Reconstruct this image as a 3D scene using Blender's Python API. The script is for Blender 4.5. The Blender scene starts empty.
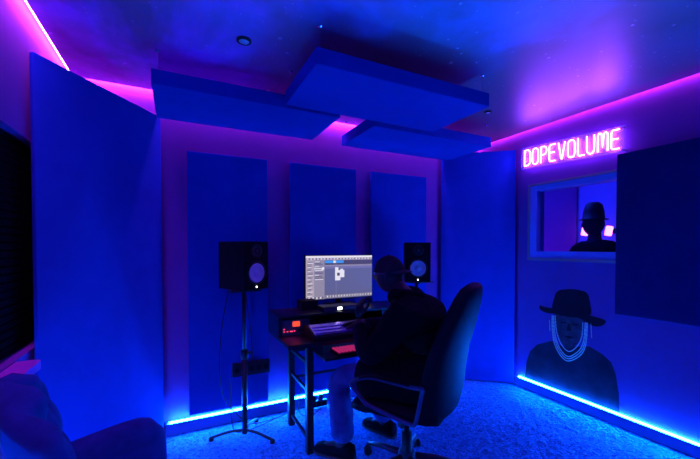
import bpy, bmesh, math, random
from mathutils import Vector, Matrix, noise
random.seed(7)
SC = bpy.context.scene
COL = SC.collection
PI = math.pi
R = math.radians

# ------------------------------------------------------------------ camera, world, exposure
cd = bpy.data.cameras.new('camera')
cam = bpy.data.objects.new('camera', cd); COL.objects.link(cam)
cd.sensor_width = 36.0
cd.lens = 347.8 * 36.0 / 700.0
cd.shift_y = 24.3 / 700.0
cd.clip_start = 0.02
cam.location = (0, 0, 1.352)
cam.rotation_euler = (R(90 - 1.076), 0, R(-26.295))
SC.camera = cam

w = bpy.data.worlds.new('world'); SC.world = w; w.use_nodes = True
bg = w.node_tree.nodes['Background']
bg.inputs[0].default_value = (0.0, 0.002, 0.02, 1); bg.inputs[1].default_value = 0.2
SC.view_settings.view_transform = 'Standard'
SC.view_settings.look = 'None'
SC.view_settings.gamma = 1
SC.view_settings.exposure = 0.0
SC.cycles.use_denoising = True
SC.cycles.max_bounces = 8
SC.cycles.diffuse_bounces = 5
SC.cycles.sample_clamp_indirect = 6

def area(name, loc, rot, sx, sy, power, col):
    l = bpy.data.lights.new(name, 'AREA'); l.shape = 'RECTANGLE'; l.size = sx; l.size_y = sy
    l.energy = power; l.color = col
    o = bpy.data.objects.new(name, l); COL.objects.link(o); o.location = loc; o.rotation_euler = rot
    return o
# added blue fill light, unseen behind the camera, no real fixture there
BLUE = (0.0, 0.018, 1.0)
area('blue_fill_light', (1.9, -1.3, 1.15), (R(84), 0, R(-5)), 1.6, 1.1, 0.5, BLUE)

LED_BLUE = (0.003, 0.115, 1.0); LED_BLUE_S = 560.0
LED_PINK = (0.66, 0.06, 1.0); LED_PINK_S = 36.0
NEON_S = 74.0

# room dimensions (metres)
XL, XR, YB, YR, H = -0.63, 2.986, 2.838, -1.5, 2.45

# ------------------------------------------------------------------ materials
def mat(name, col, rough=0.6, metal=0.0, emit=None, es=0.0, spec=0.5, noise_amt=0.0, nscale=40.0, bump=0.0, bscale=200.0, sheen=0.0, coat=0.0):
    m = bpy.data.materials.new(name); m.use_nodes = True
    nt = m.node_tree; b = nt.nodes['Principled BSDF']
    b.inputs['Base Color'].default_value = (*col, 1)
    b.inputs['Roughness'].default_value = rough
    b.inputs['Metallic'].default_value = metal
    b.inputs['Specular IOR Level'].default_value = spec
    if coat: b.inputs['Coat Weight'].default_value = coat; b.inputs['Coat Roughness'].default_value = 0.15
    if sheen: b.inputs['Sheen Weight'].default_value = sheen
    tc = nt.nodes.new('ShaderNodeTexCoord')
    if noise_amt:
        n = nt.nodes.new('ShaderNodeTexNoise'); n.inputs['Scale'].default_value = nscale; n.inputs['Detail'].default_value = 4
        r = nt.nodes.new('ShaderNodeValToRGB')
        lo = [max(0, c * (1 - noise_amt)) for c in col]; hi = [min(1, c * (1 + noise_amt)) for c in col]
        r.color_ramp.elements[0].position = 0.3; r.color_ramp.elements[0].color = (*lo, 1)
        r.color_ramp.elements[1].position = 0.7; r.color_ramp.elements[1].color = (*hi, 1)
        nt.links.new(tc.outputs['Object'], n.inputs['Vector']); nt.links.new(n.outputs['Fac'], r.inputs['Fac'])
        nt.links.new(r.outputs['Color'], b.inputs['Base Color'])
    if bump:
        n2 = nt.nodes.new('ShaderNodeTexNoise'); n2.inputs['Scale'].default_value = bscale; n2.inputs['Detail'].default_value = 3
        bp = nt.nodes.new('ShaderNodeBump'); bp.inputs['Strength'].default_value = bump; bp.inputs['Distance'].default_value = 0.01
        nt.links.new(tc.outputs['Object'], n2.inputs['Vector']); nt.links.new(n2.outputs['Fac'], bp.inputs['Height'])
        nt.links.new(bp.outputs['Normal'], b.inputs['Normal'])
    if emit:
        b.inputs['Emission Color'].default_value = (*emit, 1); b.inputs['Emission Strength'].default_value = es
    return m

M = {}
M['wall'] = mat('painted_wall', (0.14, 0.035, 0.30), 0.8, noise_amt=0.05, nscale=6, bump=0.05, bscale=90)
M['wall_dark'] = mat('dark_wall', (0.2, 0.2, 0.24), 0.8, noise_amt=0.08, nscale=5)
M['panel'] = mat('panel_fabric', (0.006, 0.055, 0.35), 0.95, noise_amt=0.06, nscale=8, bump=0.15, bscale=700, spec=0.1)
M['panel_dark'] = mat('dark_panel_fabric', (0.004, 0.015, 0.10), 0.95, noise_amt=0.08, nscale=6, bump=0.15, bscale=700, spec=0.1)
M['baseboard'] = mat('baseboard_paint', (0.05, 0.20, 0.55), 0.6, noise_amt=0.04, nscale=10)
M['black'] = mat('black_plastic', (0.012, 0.012, 0.014), 0.5, noise_amt=0.3, nscale=60, spec=0.3)
M['black_matte'] = mat('black_matte', (0.008, 0.008, 0.01), 0.85, noise_amt=0.3, nscale=30, spec=0.12)
M['black_metal'] = mat('black_metal', (0.012, 0.012, 0.016), 0.5, metal=0.1, noise_amt=0.2, nscale=50)
M['desk'] = mat('desk_laminate', (0.012, 0.012, 0.018), 0.35, noise_amt=0.3, nscale=12)
M['leather'] = mat('chair_leather', (0.006, 0.006, 0.010), 0.62, noise_amt=0.2, nscale=20, bump=0.2, bscale=250, spec=0.14)
M['arm_plastic'] = mat('armrest_plastic', (0.05, 0.07, 0.16), 0.4, noise_amt=0.1, nscale=30)
M['base_metal'] = mat('chair_base', (0.05, 0.05, 0.07), 0.35, metal=0.4, noise_amt=0.1, nscale=30)
M['velvet'] = mat('armchair_velvet', (0.015, 0.05, 0.20), 0.85, noise_amt=0.15, nscale=18, bump=0.1, bscale=400, sheen=0.0, spec=0.05)
M['wood'] = mat('dark_wood', (0.06, 0.035, 0.02), 0.5, noise_amt=0.3, nscale=8)
M['shelf_pink_lit'] = mat('pink_lit_laminate', (0.50, 0.10, 0.60), 0.35, noise_amt=0.03, nscale=6)  # pink LED light put into the base colour of the white board
M['door_black'] = mat('black_door_paint', (0.004, 0.003, 0.005), 0.95, noise_amt=0.2, nscale=5, spec=0.03)
M['skin'] = mat('skin', (0.05, 0.022, 0.02), 0.55, noise_amt=0.1, nscale=40)
M['hoodie'] = mat('black_hoodie', (0.007, 0.007, 0.009), 0.95, noise_amt=0.25, nscale=20, bump=0.3, bscale=60, spec=0.08)
M['jeans'] = mat('blue_jeans', (0.05, 0.10, 0.28), 0.9, noise_amt=0.3, nscale=14, bump=0.4, bscale=40, spec=0.1)
M['cap'] = mat('cap_cloth', (0.028, 0.02, 0.024), 0.85, noise_amt=0.15, nscale=60, spec=0.15)
M['cap_brim'] = mat('cap_brim_cloth', (0.10, 0.05, 0.06), 0.85, noise_amt=0.15, nscale=60, spec=0.15)
M['shoe'] = mat('black_shoe', (0.005, 0.005, 0.006), 0.8, spec=0.1, noise_amt=0.2, nscale=30)
M['sole'] = mat('shoe_sole', (0.03, 0.03, 0.035), 0.7, noise_amt=0.2, nscale=30)
M['hair'] = mat('black_hair', (0.01, 0.008, 0.008), 0.7, noise_amt=0.3, nscale=90)
M['cone'] = mat('woofer_cone', (0.72, 0.72, 0.75), 0.45, noise_amt=0.03, nscale=30)
M['chrome'] = mat('chrome', (0.7, 0.7, 0.72), 0.15, metal=1.0, noise_amt=0.02, nscale=30)
M['white_led'] = mat('white_indicator', (0.8, 0.8, 0.8), 0.4, emit=(1.0, 1.0, 1.0), es=6)
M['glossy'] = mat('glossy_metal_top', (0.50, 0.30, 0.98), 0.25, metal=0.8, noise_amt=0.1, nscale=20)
M['red_display'] = mat('orange_red_display', (0.3, 0.02, 0.01), 0.4, emit=(1.0, 0.07, 0.03), es=1.3)
M['red_led'] = mat('red_indicator', (0.3, 0.02, 0.02), 0.4, emit=(1.0, 0.05, 0.12), es=2.0)
M['unit_face'] = mat('unit_face', (0.16, 0.14, 0.18), 0.4, metal=0.4, noise_amt=0.1, nscale=30)
M['key'] = mat('lit_key', (0.05, 0.02, 0.03), 0.5, emit=(1.0, 0.04, 0.28), es=0.42)
M['key_glow'] = mat('keyboard_backlight', (0.2, 0.02, 0.05), 0.5, emit=(0.7, 0.01, 0.25), es=0.06)
M['cable'] = mat('cable_rubber', (0.01, 0.01, 0.012), 0.6, noise_amt=0.1, nscale=30)
M['wire'] = mat('steel_wire', (0.3, 0.3, 0.32), 0.4, metal=0.8, noise_amt=0.1, nscale=30)
M['frame'] = mat('window_frame_paint', (0.14, 0.26, 0.75), 0.5, noise_amt=0.03, nscale=12)
M['light_off'] = mat('downlight_lens', (0.75, 0.75, 0.78), 0.4, noise_amt=0.03, nscale=12)
M['print_black'] = mat('print_black', (0.008, 0.008, 0.014), 0.8, noise_amt=0.3, nscale=9, spec=0.1)
M['print_shirt'] = mat('print_dark_shirt', (0.02, 0.02, 0.035), 0.8, noise_amt=0.35, nscale=7, spec=0.1)
M['print_face'] = mat('print_face', (0.05, 0.045, 0.06), 0.8, noise_amt=0.4, nscale=18, spec=0.1)
M['print_gold'] = mat('print_necklace', (0.85, 0.85, 0.62), 0.7, noise_amt=0.3, nscale=90, spec=0.1)
M['led_blue'] = mat('blue_led_strip', (0.1, 0.1, 0.1), 0.5, emit=LED_BLUE, es=LED_BLUE_S)
M['led_pink'] = mat('pink_led_strip', (0.1, 0.1, 0.1), 0.5, emit=LED_PINK, es=LED_PINK_S)
M['led_pink_bright'] = mat('bright_pink_led_strip', (0.1, 0.1, 0.1), 0.5, emit=LED_PINK, es=210)
M['neon'] = mat('neon_tube', (0.5, 0.3, 0.5), 0.4, emit=(0.30, 0.05, 1.0), es=NEON_S)
M['booth_lamp'] = mat('booth_lamp_glow', (0.3, 0.1, 0.3), 0.4, emit=(1.0, 0.16, 0.75), es=5)

def glass_mat():
    m = bpy.data.materials.new('clear_glass'); m.use_nodes = True; nt = m.node_tree
    nt.nodes.remove(nt.nodes['Principled BSDF']); out = nt.nodes['Material Output']
    t = nt.nodes.new('ShaderNodeBsdfTransparent'); g = nt.nodes.new('ShaderNodeBsdfGlossy'); g.inputs['Roughness'].default_value = 0.03
    f = nt.nodes.new('ShaderNodeFresnel'); f.inputs['IOR'].default_value = 1.45
    x = nt.nodes.new('ShaderNodeMixShader')
    nt.links.new(f.outputs[0], x.inputs[0]); nt.links.new(t.outputs[0], x.inputs[1]); nt.links.new(g.outputs[0], x.inputs[2])
    nt.links.new(x.outputs[0], out.inputs[0]); return m
M['glass'] = glass_mat()

def acrylic_mat():
    m = bpy.data.materials.new('clear_acrylic'); m.use_nodes = True; nt = m.node_tree
    b = nt.nodes['Principled BSDF']; b.inputs['Base Color'].default_value = (0.8, 0.8, 0.9, 1); b.inputs['Roughness'].default_value = 0.25
    b.inputs['Alpha'].default_value = 0.18
    return m
M['acrylic'] = acrylic_mat()

def ceiling_mat():
    m = bpy.data.materials.new('galaxy_print_ceiling'); m.use_nodes = True; nt = m.node_tree; L = nt.links.new
    b = nt.nodes['Principled BSDF']
    tc = nt.nodes.new('ShaderNodeTexCoord')
    n1 = nt.nodes.new('ShaderNodeTexNoise'); n1.inputs['Scale'].default_value = 0.95; n1.inputs['Detail'].default_value = 7; n1.inputs['Roughness'].default_value = 0.62; n1.inputs['Distortion'].default_value = 0.9
    n1.noise_dimensions = '4D'; n1.inputs['W'].default_value = 3.3
    L(tc.outputs['Object'], n1.inputs['Vector'])
    r1 = nt.nodes.new('ShaderNodeValToRGB'); e = r1.color_ramp.elements
    e[0].position = 0.38; e[0].color = (0.03, 0.03, 0.04, 1)
    e[1].position = 0.70; e[1].color = (1, 1, 1, 1)
    k = r1.color_ramp.elements.new(0.52); k.color = (0.38, 0.38, 0.42, 1)
    L(n1.outputs['Fac'], r1.inputs['Fac'])
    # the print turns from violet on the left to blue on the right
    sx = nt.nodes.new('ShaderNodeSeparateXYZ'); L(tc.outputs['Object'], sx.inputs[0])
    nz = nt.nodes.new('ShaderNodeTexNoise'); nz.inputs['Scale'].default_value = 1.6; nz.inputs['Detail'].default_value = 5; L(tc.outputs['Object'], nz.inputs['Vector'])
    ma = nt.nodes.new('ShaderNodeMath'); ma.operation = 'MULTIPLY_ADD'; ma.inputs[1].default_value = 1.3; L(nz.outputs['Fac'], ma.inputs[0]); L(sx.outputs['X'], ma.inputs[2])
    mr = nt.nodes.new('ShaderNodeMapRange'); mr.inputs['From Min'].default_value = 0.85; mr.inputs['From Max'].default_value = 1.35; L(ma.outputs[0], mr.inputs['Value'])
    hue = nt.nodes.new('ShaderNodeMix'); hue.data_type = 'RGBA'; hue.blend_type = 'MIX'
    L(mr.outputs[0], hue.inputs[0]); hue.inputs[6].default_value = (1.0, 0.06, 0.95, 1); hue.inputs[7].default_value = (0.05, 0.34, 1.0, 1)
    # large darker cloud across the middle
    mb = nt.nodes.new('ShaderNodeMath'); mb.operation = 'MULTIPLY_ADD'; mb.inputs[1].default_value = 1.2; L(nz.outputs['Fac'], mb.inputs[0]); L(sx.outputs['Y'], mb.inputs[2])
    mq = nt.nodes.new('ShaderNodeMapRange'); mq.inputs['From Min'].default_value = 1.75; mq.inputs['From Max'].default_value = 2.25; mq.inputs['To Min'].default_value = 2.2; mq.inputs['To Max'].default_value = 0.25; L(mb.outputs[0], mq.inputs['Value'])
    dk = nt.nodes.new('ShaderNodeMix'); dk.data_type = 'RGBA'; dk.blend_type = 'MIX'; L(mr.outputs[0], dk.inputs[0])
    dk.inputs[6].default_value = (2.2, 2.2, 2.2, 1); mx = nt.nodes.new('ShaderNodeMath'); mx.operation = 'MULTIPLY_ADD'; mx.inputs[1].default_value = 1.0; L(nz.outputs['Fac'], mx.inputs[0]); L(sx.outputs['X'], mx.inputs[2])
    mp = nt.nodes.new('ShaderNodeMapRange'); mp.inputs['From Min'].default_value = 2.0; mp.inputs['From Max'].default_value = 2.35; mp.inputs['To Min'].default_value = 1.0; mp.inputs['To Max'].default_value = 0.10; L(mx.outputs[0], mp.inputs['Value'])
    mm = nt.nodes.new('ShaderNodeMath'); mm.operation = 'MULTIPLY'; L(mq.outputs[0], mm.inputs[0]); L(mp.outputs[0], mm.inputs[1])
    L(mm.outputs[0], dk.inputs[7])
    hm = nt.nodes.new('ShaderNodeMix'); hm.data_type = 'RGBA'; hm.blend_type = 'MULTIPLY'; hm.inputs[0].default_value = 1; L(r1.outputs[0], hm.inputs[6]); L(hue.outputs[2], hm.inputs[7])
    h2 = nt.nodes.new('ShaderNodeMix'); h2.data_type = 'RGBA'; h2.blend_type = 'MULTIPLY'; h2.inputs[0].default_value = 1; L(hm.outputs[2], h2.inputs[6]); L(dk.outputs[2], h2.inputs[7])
    # reddish nebula patches
    n2 = nt.nodes.new('ShaderNodeTexNoise'); n2.noise_dimensions = '4D'; n2.inputs['W'].default_value = 8.1; n2.inputs['Scale'].default_value = 0.8; n2.inputs['Detail'].default_value = 5; n2.inputs['Distortion'].default_value = 0.6
    L(tc.outputs['Object'], n2.inputs['Vector'])
    r2 = nt.nodes.new('ShaderNodeValToRGB'); e = r2.color_ramp.elements
    e[0].position = 0.48; e[0].color = (0, 0, 0, 1); e[1].position = 0.68; e[1].color = (0.22, 0.02, 0.05, 1)
    L(n2.outputs['Fac'], r2.inputs['Fac'])
    ad = nt.nodes.new('ShaderNodeMix'); ad.data_type = 'RGBA'; ad.blend_type = 'ADD'; ad.inputs[0].default_value = 1
    L(h2.outputs[2], ad.inputs[6]); L(r2.outputs[0], ad.inputs[7])
    # printed stars of several sizes
    prev = ad.outputs[2]
    for sc, th, bright in ((8, 0.085, 1.0), (20, 0.11, 0.8), (3.0, 0.05, 1.0)):
        v = nt.nodes.new('ShaderNodeTexVoronoi'); v.inputs['Scale'].default_value = sc
        L(tc.outputs['Object'], v.inputs['Vector'])
        rr = nt.nodes.new('ShaderNodeValToRGB'); q = rr.color_ramp.elements
        q[0].position = 0.0; q[0].color = (bright, bright, bright, 1); q[1].position = th; q[1].color = (0, 0, 0, 1)
        L(v.outputs['Distance'], rr.inputs['Fac'])
        a2 = nt.nodes.new('ShaderNodeMix'); a2.data_type = 'RGBA'; a2.blend_type = 'ADD'; a2.inputs[0].default_value = 1
        L(prev, a2.inputs[6]); L(rr.outputs[0], a2.inputs[7]); prev = a2.outputs[2]
    L(prev, b.inputs['Base Color'])
    b.inputs['Roughness'].default_value = 0.44
    b.inputs['Specular IOR Level'].default_value = 0.5; b.inputs['IOR'].default_value = 4.0
    return m
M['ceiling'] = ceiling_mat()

def carpet_mat():
    m = bpy.data.materials.new('shag_carpet'); m.use_nodes = True; nt = m.node_tree; L = nt.links.new
    b = nt.nodes['Principled BSDF']; b.inputs['Roughness'].default_value = 0.95; b.inputs['Specular IOR Level'].default_value = 0.1
    tc = nt.nodes.new('ShaderNodeTexCoord')
    n = nt.nodes.new('ShaderNodeTexNoise'); n.inputs['Scale'].default_value = 42; n.inputs['Detail'].default_value = 6; n.inputs['Distortion'].default_value = 1.2
    L(tc.outputs['Object'], n.inputs['Vector'])
    r = nt.nodes.new('ShaderNodeValToRGB'); r.color_ramp.elements[0].position = 0.34; r.color_ramp.elements[0].color = (0.02, 0.14, 0.42, 1)
    r.color_ramp.elements[1].position = 0.68; r.color_ramp.elements[1].color = (0.06, 0.55, 1.0, 1)
    L(n.outputs['Fac'], r.inputs['Fac']); L(r.outputs['Color'], b.inputs['Base Color'])
    bp = nt.nodes.new('ShaderNodeBump'); bp.inputs['Strength'].default_value = 0.9; bp.inputs['Distance'].default_value = 0.02
    L(n.outputs['Fac'], bp.inputs['Height']); L(bp.outputs['Normal'], b.inputs['Normal'])
    return m
M['carpet'] = carpet_mat()

# ------------------------------------------------------------------ mesh helpers
def NB(): return bmesh.new()

def obj(name, bm, m, parent=None, smooth=False, loc=None, rot=None):
    me = bpy.data.meshes.new(name)
    bmesh.ops.recalc_face_normals(bm, faces=bm.faces[:])
    bm.to_mesh(me); bm.free()
    if isinstance(m, (list, tuple)):
        for x in m: me.materials.append(x)
    else: me.materials.append(m)
    if smooth:
        for p in me.polygons: p.use_smooth = True
    o = bpy.data.objects.new(name, me); COL.objects.link(o)
    if parent: o.parent = parent
    if loc: o.location = loc
    if rot: o.rotation_euler = rot
    return o

def tag(o, label, cat, group=None, kind=None):
    o['label'] = label; o['category'] = cat
    if group: o['group'] = group
    if kind: o['kind'] = kind
    return o

def thing(name, label, cat, loc=(0, 0, 0), rz=0.0, group=None):
    o = bpy.data.objects.new(name, None); COL.objects.link(o); o.empty_display_size = 0.1
    o.location = loc; o.rotation_euler = (0, 0, rz)
    return tag(o, label, cat, group)

def struct(o): o['kind'] = 'structure'; return o

def copy_tree(o, parent=None):
    c = o.copy(); COL.objects.link(c)
    if parent: c.parent = parent
    for ch in list(o.children): copy_tree(ch, c)
    return c

def box(bm, c, s, bev=0.0, rot=None, seg=2, mi=0):
    t = bmesh.new()
    bmesh.ops.create_cube(t, size=1.0)
    for v in t.verts: v.co = Vector((v.co.x * s[0], v.co.y * s[1], v.co.z * s[2]))
    if bev: bmesh.ops.bevel(t, geom=t.edges[:], offset=bev, segments=seg, affect='EDGES', profile=0.7)
    mt = Matrix.Translation(c)
    if rot: mt = mt @ (rot.to_4x4() if isinstance(rot, Matrix) else Matrix.Rotation(rot, 4, 'Z'))
    merge(bm, t, mt, mi); return bm

def merge(bm, t, mt=None, mi=None):
    if mt is not None: t.transform(mt)
    vm = {v: bm.verts.new(v.co) for v in t.verts}
    for f in t.faces:
        try:
            nf = bm.faces.new([vm[v] for v in f.verts])
            nf.material_index = mi if mi is not None else f.material_index
            nf.smooth = f.smooth
        except ValueError: pass
    t.free()

def bxx(bm, x0, x1, y0, y1, z0, z1, bev=0.0, mi=0):
    return box(bm, ((x0 + x1) / 2, (y0 + y1) / 2, (z0 + z1) / 2), (abs(x1 - x0), abs(y1 - y0), abs(z1 - z0)), bev, mi=mi)

def frame_of(d):
    d = d.normalized(); up = Vector((0, 0, 1)) if abs(d.z) < 0.95 else Vector((1, 0, 0))
    a = d.cross(up).normalized(); return a, a.cross(d).normalized()

def tube(bm, pts, r, n=8, closed=False, cap=True, flat=1.0):
    pts = [Vector(p) for p in pts]; k = len(pts)
    rs = r if isinstance(r, (list, tuple)) else [r] * k
    rings = []; pa = None
    for i, p in enumerate(pts):
        if closed: d = pts[(i + 1) % k] - pts[i - 1]
        else: d = pts[min(i + 1, k - 1)] - pts[max(i - 1, 0)]
        if d.length < 1e-9: d = Vector((0, 0, 1))
        d.normalize()
        if pa is None: a, b = frame_of(d)
        else:
            a = (pa - d * pa.dot(d))
            if a.length < 1e-6: a, _ = frame_of(d)
            a.normalize(); b = a.cross(d).normalized()
        pa = a
        rings.append([bm.verts.new(p + (a * math.cos(2 * PI * j / n) + b * flat * math.sin(2 * PI * j / n)) * rs[i]) for j in range(n)])
    for i in range(k if closed else k - 1):
        A, B = rings[i], rings[(i + 1) % k]
        for j in range(n): bm.faces.new((A[j], A[(j + 1) % n], B[(j + 1) % n], B[j]))
    if cap and not closed:
        bm.faces.new(rings[0]); bm.faces.new(rings[-1][::-1])
    return bm

def smooth_path(pts, n=6, closed=False):
    P = [Vector(p) for p in pts]; k = len(P); out = []
    rng = range(k) if closed else range(k - 1)
    for i in rng:
        if closed: a, b, c, d = P[i - 1], P[i], P[(i + 1) % k], P[(i + 2) % k]
        else: a, b, c, d = P[max(i - 1, 0)], P[i], P[i + 1], P[min(i + 2, k - 1)]
        for j in range(n):
            t = j / n
            out.append(0.5 * ((2 * b) + (c - a) * t + (2 * a - 5 * b + 4 * c - d) * t * t + (3 * b - a - 3 * c + d) * t ** 3))
    if not closed: out.append(P[-1])
    return out

def lathe(bm, prof, n=24, mt=None, mi=0):
    t = bmesh.new(); rings = []
    for r, z in prof:
        if r < 1e-6: rings.append([t.verts.new((0, 0, z))])
        else: rings.append([t.verts.new((r * math.cos(2 * PI * j / n), r * math.sin(2 * PI * j / n), z)) for j in range(n)])
    for A, B in zip(rings, rings[1:]):
        for j in range(n):
            if len(A) == 1 and len(B) == 1: continue
            if len(A) == 1: t.faces.new((A[0], B[(j + 1) % n], B[j]))
            elif len(B) == 1: t.faces.new((A[j], A[(j + 1) % n], B[0]))
            else: t.faces.new((A[j], A[(j + 1) % n], B[(j + 1) % n], B[j]))
    merge(bm, t, mt, mi); return bm

def sellipse(c, ax, ay, w, h, n=28, e=4.0):
    out = []
    for j in range(n):
        a = 2 * PI * j / n; ca, sa = math.cos(a), math.sin(a)
        x = math.copysign(abs(ca) ** (2 / e), ca) * w; y = math.copysign(abs(sa) ** (2 / e), sa) * h
        out.append(Vector(c) + Vector(ax) * x + Vector(ay) * y)
    return out

def loft(bm, rings, cap=True):
    rv = [[bm.verts.new(p) for p in r] for r in rings]
    n = len(rv[0])
    for A, B in zip(rv, rv[1:]):
        for j in range(n): bm.faces.new((A[j], A[(j + 1) % n], B[(j + 1) % n], B[j]))
    if cap: bm.faces.new(rv[0]); bm.faces.new(rv[-1][::-1])
    return bm

def prism(bm, poly, mt, depth, mi=0):
    t = bmesh.new()
    a = [t.verts.new((p[0], p[1], 0)) for p in poly]; b = [t.verts.new((p[0], p[1], depth)) for p in poly]
    t.faces.new(a[::-1]); t.faces.new(b); n = len(poly)
    for j in range(n): t.faces.new((a[j], a[(j + 1) % n], b[(j + 1) % n], b[j]))
    bmesh.ops.triangulate(t, faces=[f for f in t.faces if len(f.verts) > 4])
    merge(bm, t, mt, mi); return bm

def skin(chains, radii, joints, sub=2):
    """a continuous skinned surface over a skeleton; returns a bmesh"""
    names = list(joints.keys()); idx = {n: i for i, n in enumerate(names)}
    me = bpy.data.meshes.new('skeleton')
    edges = []
    for c in chains:
        for a, b in zip(c, c[1:]):
            e = (idx[a], idx[b])
            if e not in edges and e[::-1] not in edges: edges.append(e)
    me.from_pydata([joints[n] for n in names], edges, [])
    o = bpy.data.objects.new('skeleton', me); COL.objects.link(o)
    md = o.modifiers.new('skin', 'SKIN'); md.use_smooth_shade = True
    if sub:
        sd = o.modifiers.new('sub', 'SUBSURF'); sd.levels = sub; sd.render_levels = sub
    for n, i in idx.items():
        sv = me.skin_vertices[0].data[i]; r = radii[n]
        sv.radius = r if isinstance(r, (tuple, list)) else (r, r)
        sv.use_root = (i == 0)
    bpy.context.view_layer.update()
    dg = bpy.context.evaluated_depsgraph_get()
    ev = o.evaluated_get(dg); m2 = bpy.data.meshes.new_from_object(ev)
    bm = bmesh.new(); bm.from_mesh(m2)
    bpy.data.objects.remove(o); bpy.data.meshes.remove(me); bpy.data.meshes.remove(m2)
    for f in bm.faces: f.smooth = True; f.material_index = 0
    return bm

# ------------------------------------------------------------------ the setting
T = 0.10
# floor: shag carpet with real pile relief
bm = NB(); nx, ny = 230, 270
x0, x1, y0, y1 = XL, XR, YR, YB
vs = []
for i in range(nx + 1):
    row = []
    for j in range(ny + 1):
        x = x0 + (x1 - x0) * i / nx; y = y0 + (y1 - y0) * j / ny
        z = 0.006 * noise.noise((x * 22, y * 22, 0)) + 0.004 * noise.noise((x * 60, y * 60, 4)) - 0.004
        row.append(bm.verts.new((x, y, z)))
    vs.append(row)
for i in range(nx):
    for j in range(ny): bm.faces.new((vs[i][j], vs[i + 1][j], vs[i + 1][j + 1], vs[i][j + 1]))
struct(obj('floor', bm, M['carpet'], smooth=True))
GAP = 0.032; HT = H + 0.09
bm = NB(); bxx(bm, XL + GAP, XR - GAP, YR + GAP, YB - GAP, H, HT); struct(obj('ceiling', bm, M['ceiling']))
bm = NB(); bxx(bm, XL - T, XR + T, YR - T, YB + T, HT, HT + .06); struct(obj('ceiling_deck', bm, M['wall_dark']))
bm = NB(); bxx(bm, XL - T, XR + T, YB, YB + T, -0.02, HT); struct(obj('wall_back', bm, M['wall']))
bm = NB(); bxx(bm, XL - T, XR + T, YR - T, YR, -0.02, HT); struct(obj('wall_rear', bm, M['wall_dark']))
# left wall with a dark blinded window above the shelf
DY0, DY1, DZ, DB = 0.75, 2.40, 1.86, 0.865
bm = NB()
bxx(bm, XL - T, XL, YR, DY0, -0.02, HT); bxx(bm, XL - T, XL, DY1, YB, -0.02, HT); bxx(bm, XL - T, XL, DY0, DY1, DZ, HT); bxx(bm, XL - T, XL, DY0, DY1, -0.02, DB)
struct(obj('wall_left', bm, M['wall']))
bm = NB(); bxx(bm, XL - .075, XL - .06, DY0, DY1, DB, DZ)
w2 = struct(obj('window_2', bm, M['door_black']))
bm = NB()
for k in range(28): 
    zz = DB + .02 + k * (DZ - DB - .03) / 27.5
    bxx(bm, XL - .050, XL - .044, DY0 + .02, DY1 - .02, zz, zz + .028, .002)
obj('window_blind', bm, M['door_black'], w2)
# right wall with a window opening
WY0, WY1, WZ0, WZ1 = 1.30, 2.19, 1.255, 1.92
bm = NB()
bxx(bm, XR, XR + T, YR, WY0, -0.02, HT); bxx(bm, XR, XR + T, WY1, YB, -0.02, HT)
bxx(bm, XR, XR + T, WY0, WY1, WZ1, HT); bxx(bm, XR, XR + T, WY0, WY1, -0.02, WZ0)
struct(obj('wall_right', bm, M['wall']))
# window: frame and pane
FW = 0.065
bm = NB()
bxx(bm, XR - .012, XR + T, WY1 - FW, WY1, WZ0, WZ1, 0.004); bxx(bm, XR - .012, XR + T, WY0, WY0 + FW, WZ0, WZ1, 0.004)
bxx(bm, XR - .012, XR + T, WY0 + FW, WY1 - FW, WZ1 - .05, WZ1, 0.004); bxx(bm, XR - .012, XR + T, WY0 + FW, WY1 - FW, WZ0, WZ0 + .06, 0.004)
wf = struct(obj('window_1', bm, M['frame']))
bm = NB(); bxx(bm, XR + .045, XR + .051, WY0 + FW, WY1 - FW, WZ0 + .06, WZ1 - .05); obj('window_pane', bm, M['glass'], wf)
bm = NB()
bxx(bm, XR - .018, XR - .0, WY1, WY1 + .022, WZ0 - .025, WZ1 + .022, .003); bxx(bm, XR - .018, XR, WY0, WY1, WZ1, WZ1 + .022, .003)
bxx(bm, XR - .03, XR, WY0, WY1, WZ0 - .025, WZ0, .003)
obj('window_trim', bm, M['wall_dark'], wf)
# baseboards
BH = 0.082
def baseboard(name, a, b, n, dp=.018):
    bm = NB(); p = Vector(a); q = Vector(b); nn = Vector(n)
    c = (p + q) / 2 + nn * dp / 2; d = q - p
    s = (abs(d.x) + abs(nn.x) * dp, abs(d.y) + abs(nn.y) * dp, BH)
    box(bm, (c.x, c.y, BH / 2), s, 0.003)
    return struct(obj(name, bm, M['baseboard']))
baseboard('baseboard_back', (-.09, YB, 0), (2.40, YB, 0), (0, -1, 0), .050)
baseboard('baseboard_right', (XR, YR, 0), (XR, YB - .018, 0), (-1, 0, 0))
baseboard('baseboard_left', (XL, YR, 0), (XL, 2.03, 0), (1, 0, 0))
baseboard('baseboard_rear', (XL, YR, 0), (XR, YR, 0), (0, 1, 0))
# room behind the window
bm = NB()
bxx(bm, XR + T, 4.6, 3.0, 3.08, 0, H); struct(obj('wall_booth_left', bm, M['wall']))
bm = NB(); bxx(bm, 4.6, 4.68, 0.4, 3.08, 0, H); struct(obj('wall_booth_far', bm, M['frame']))
bm = NB(); bxx(bm, XR + T, 4.6, 0.32, 0.4, 0, H); struct(obj('wall_booth_right', bm, M['wall_dark']))
bm = NB(); bxx(bm, XR + T, 4.68, 0.32, 3.08, H, H + .08); struct(obj('ceiling_booth', bm, M['wall_dark']))
bm = NB(); bxx(bm, XR + T, 4.68, 0.32, 3.08, -.08, -.01); struct(obj('floor_booth', bm, M['wall_dark']))
area('booth_blue_light', (3.5, 2.5, 2.38), (0, R(-12), 0), 0.5, 0.5, 24, (0.01, 0.04, 1.0))
area('booth_violet_light', (3.3, 2.7, 0.5), (R(75), 0, R(-40)), 0.4, 0.6, 34, (0.26, 0.02, 1.0))

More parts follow.
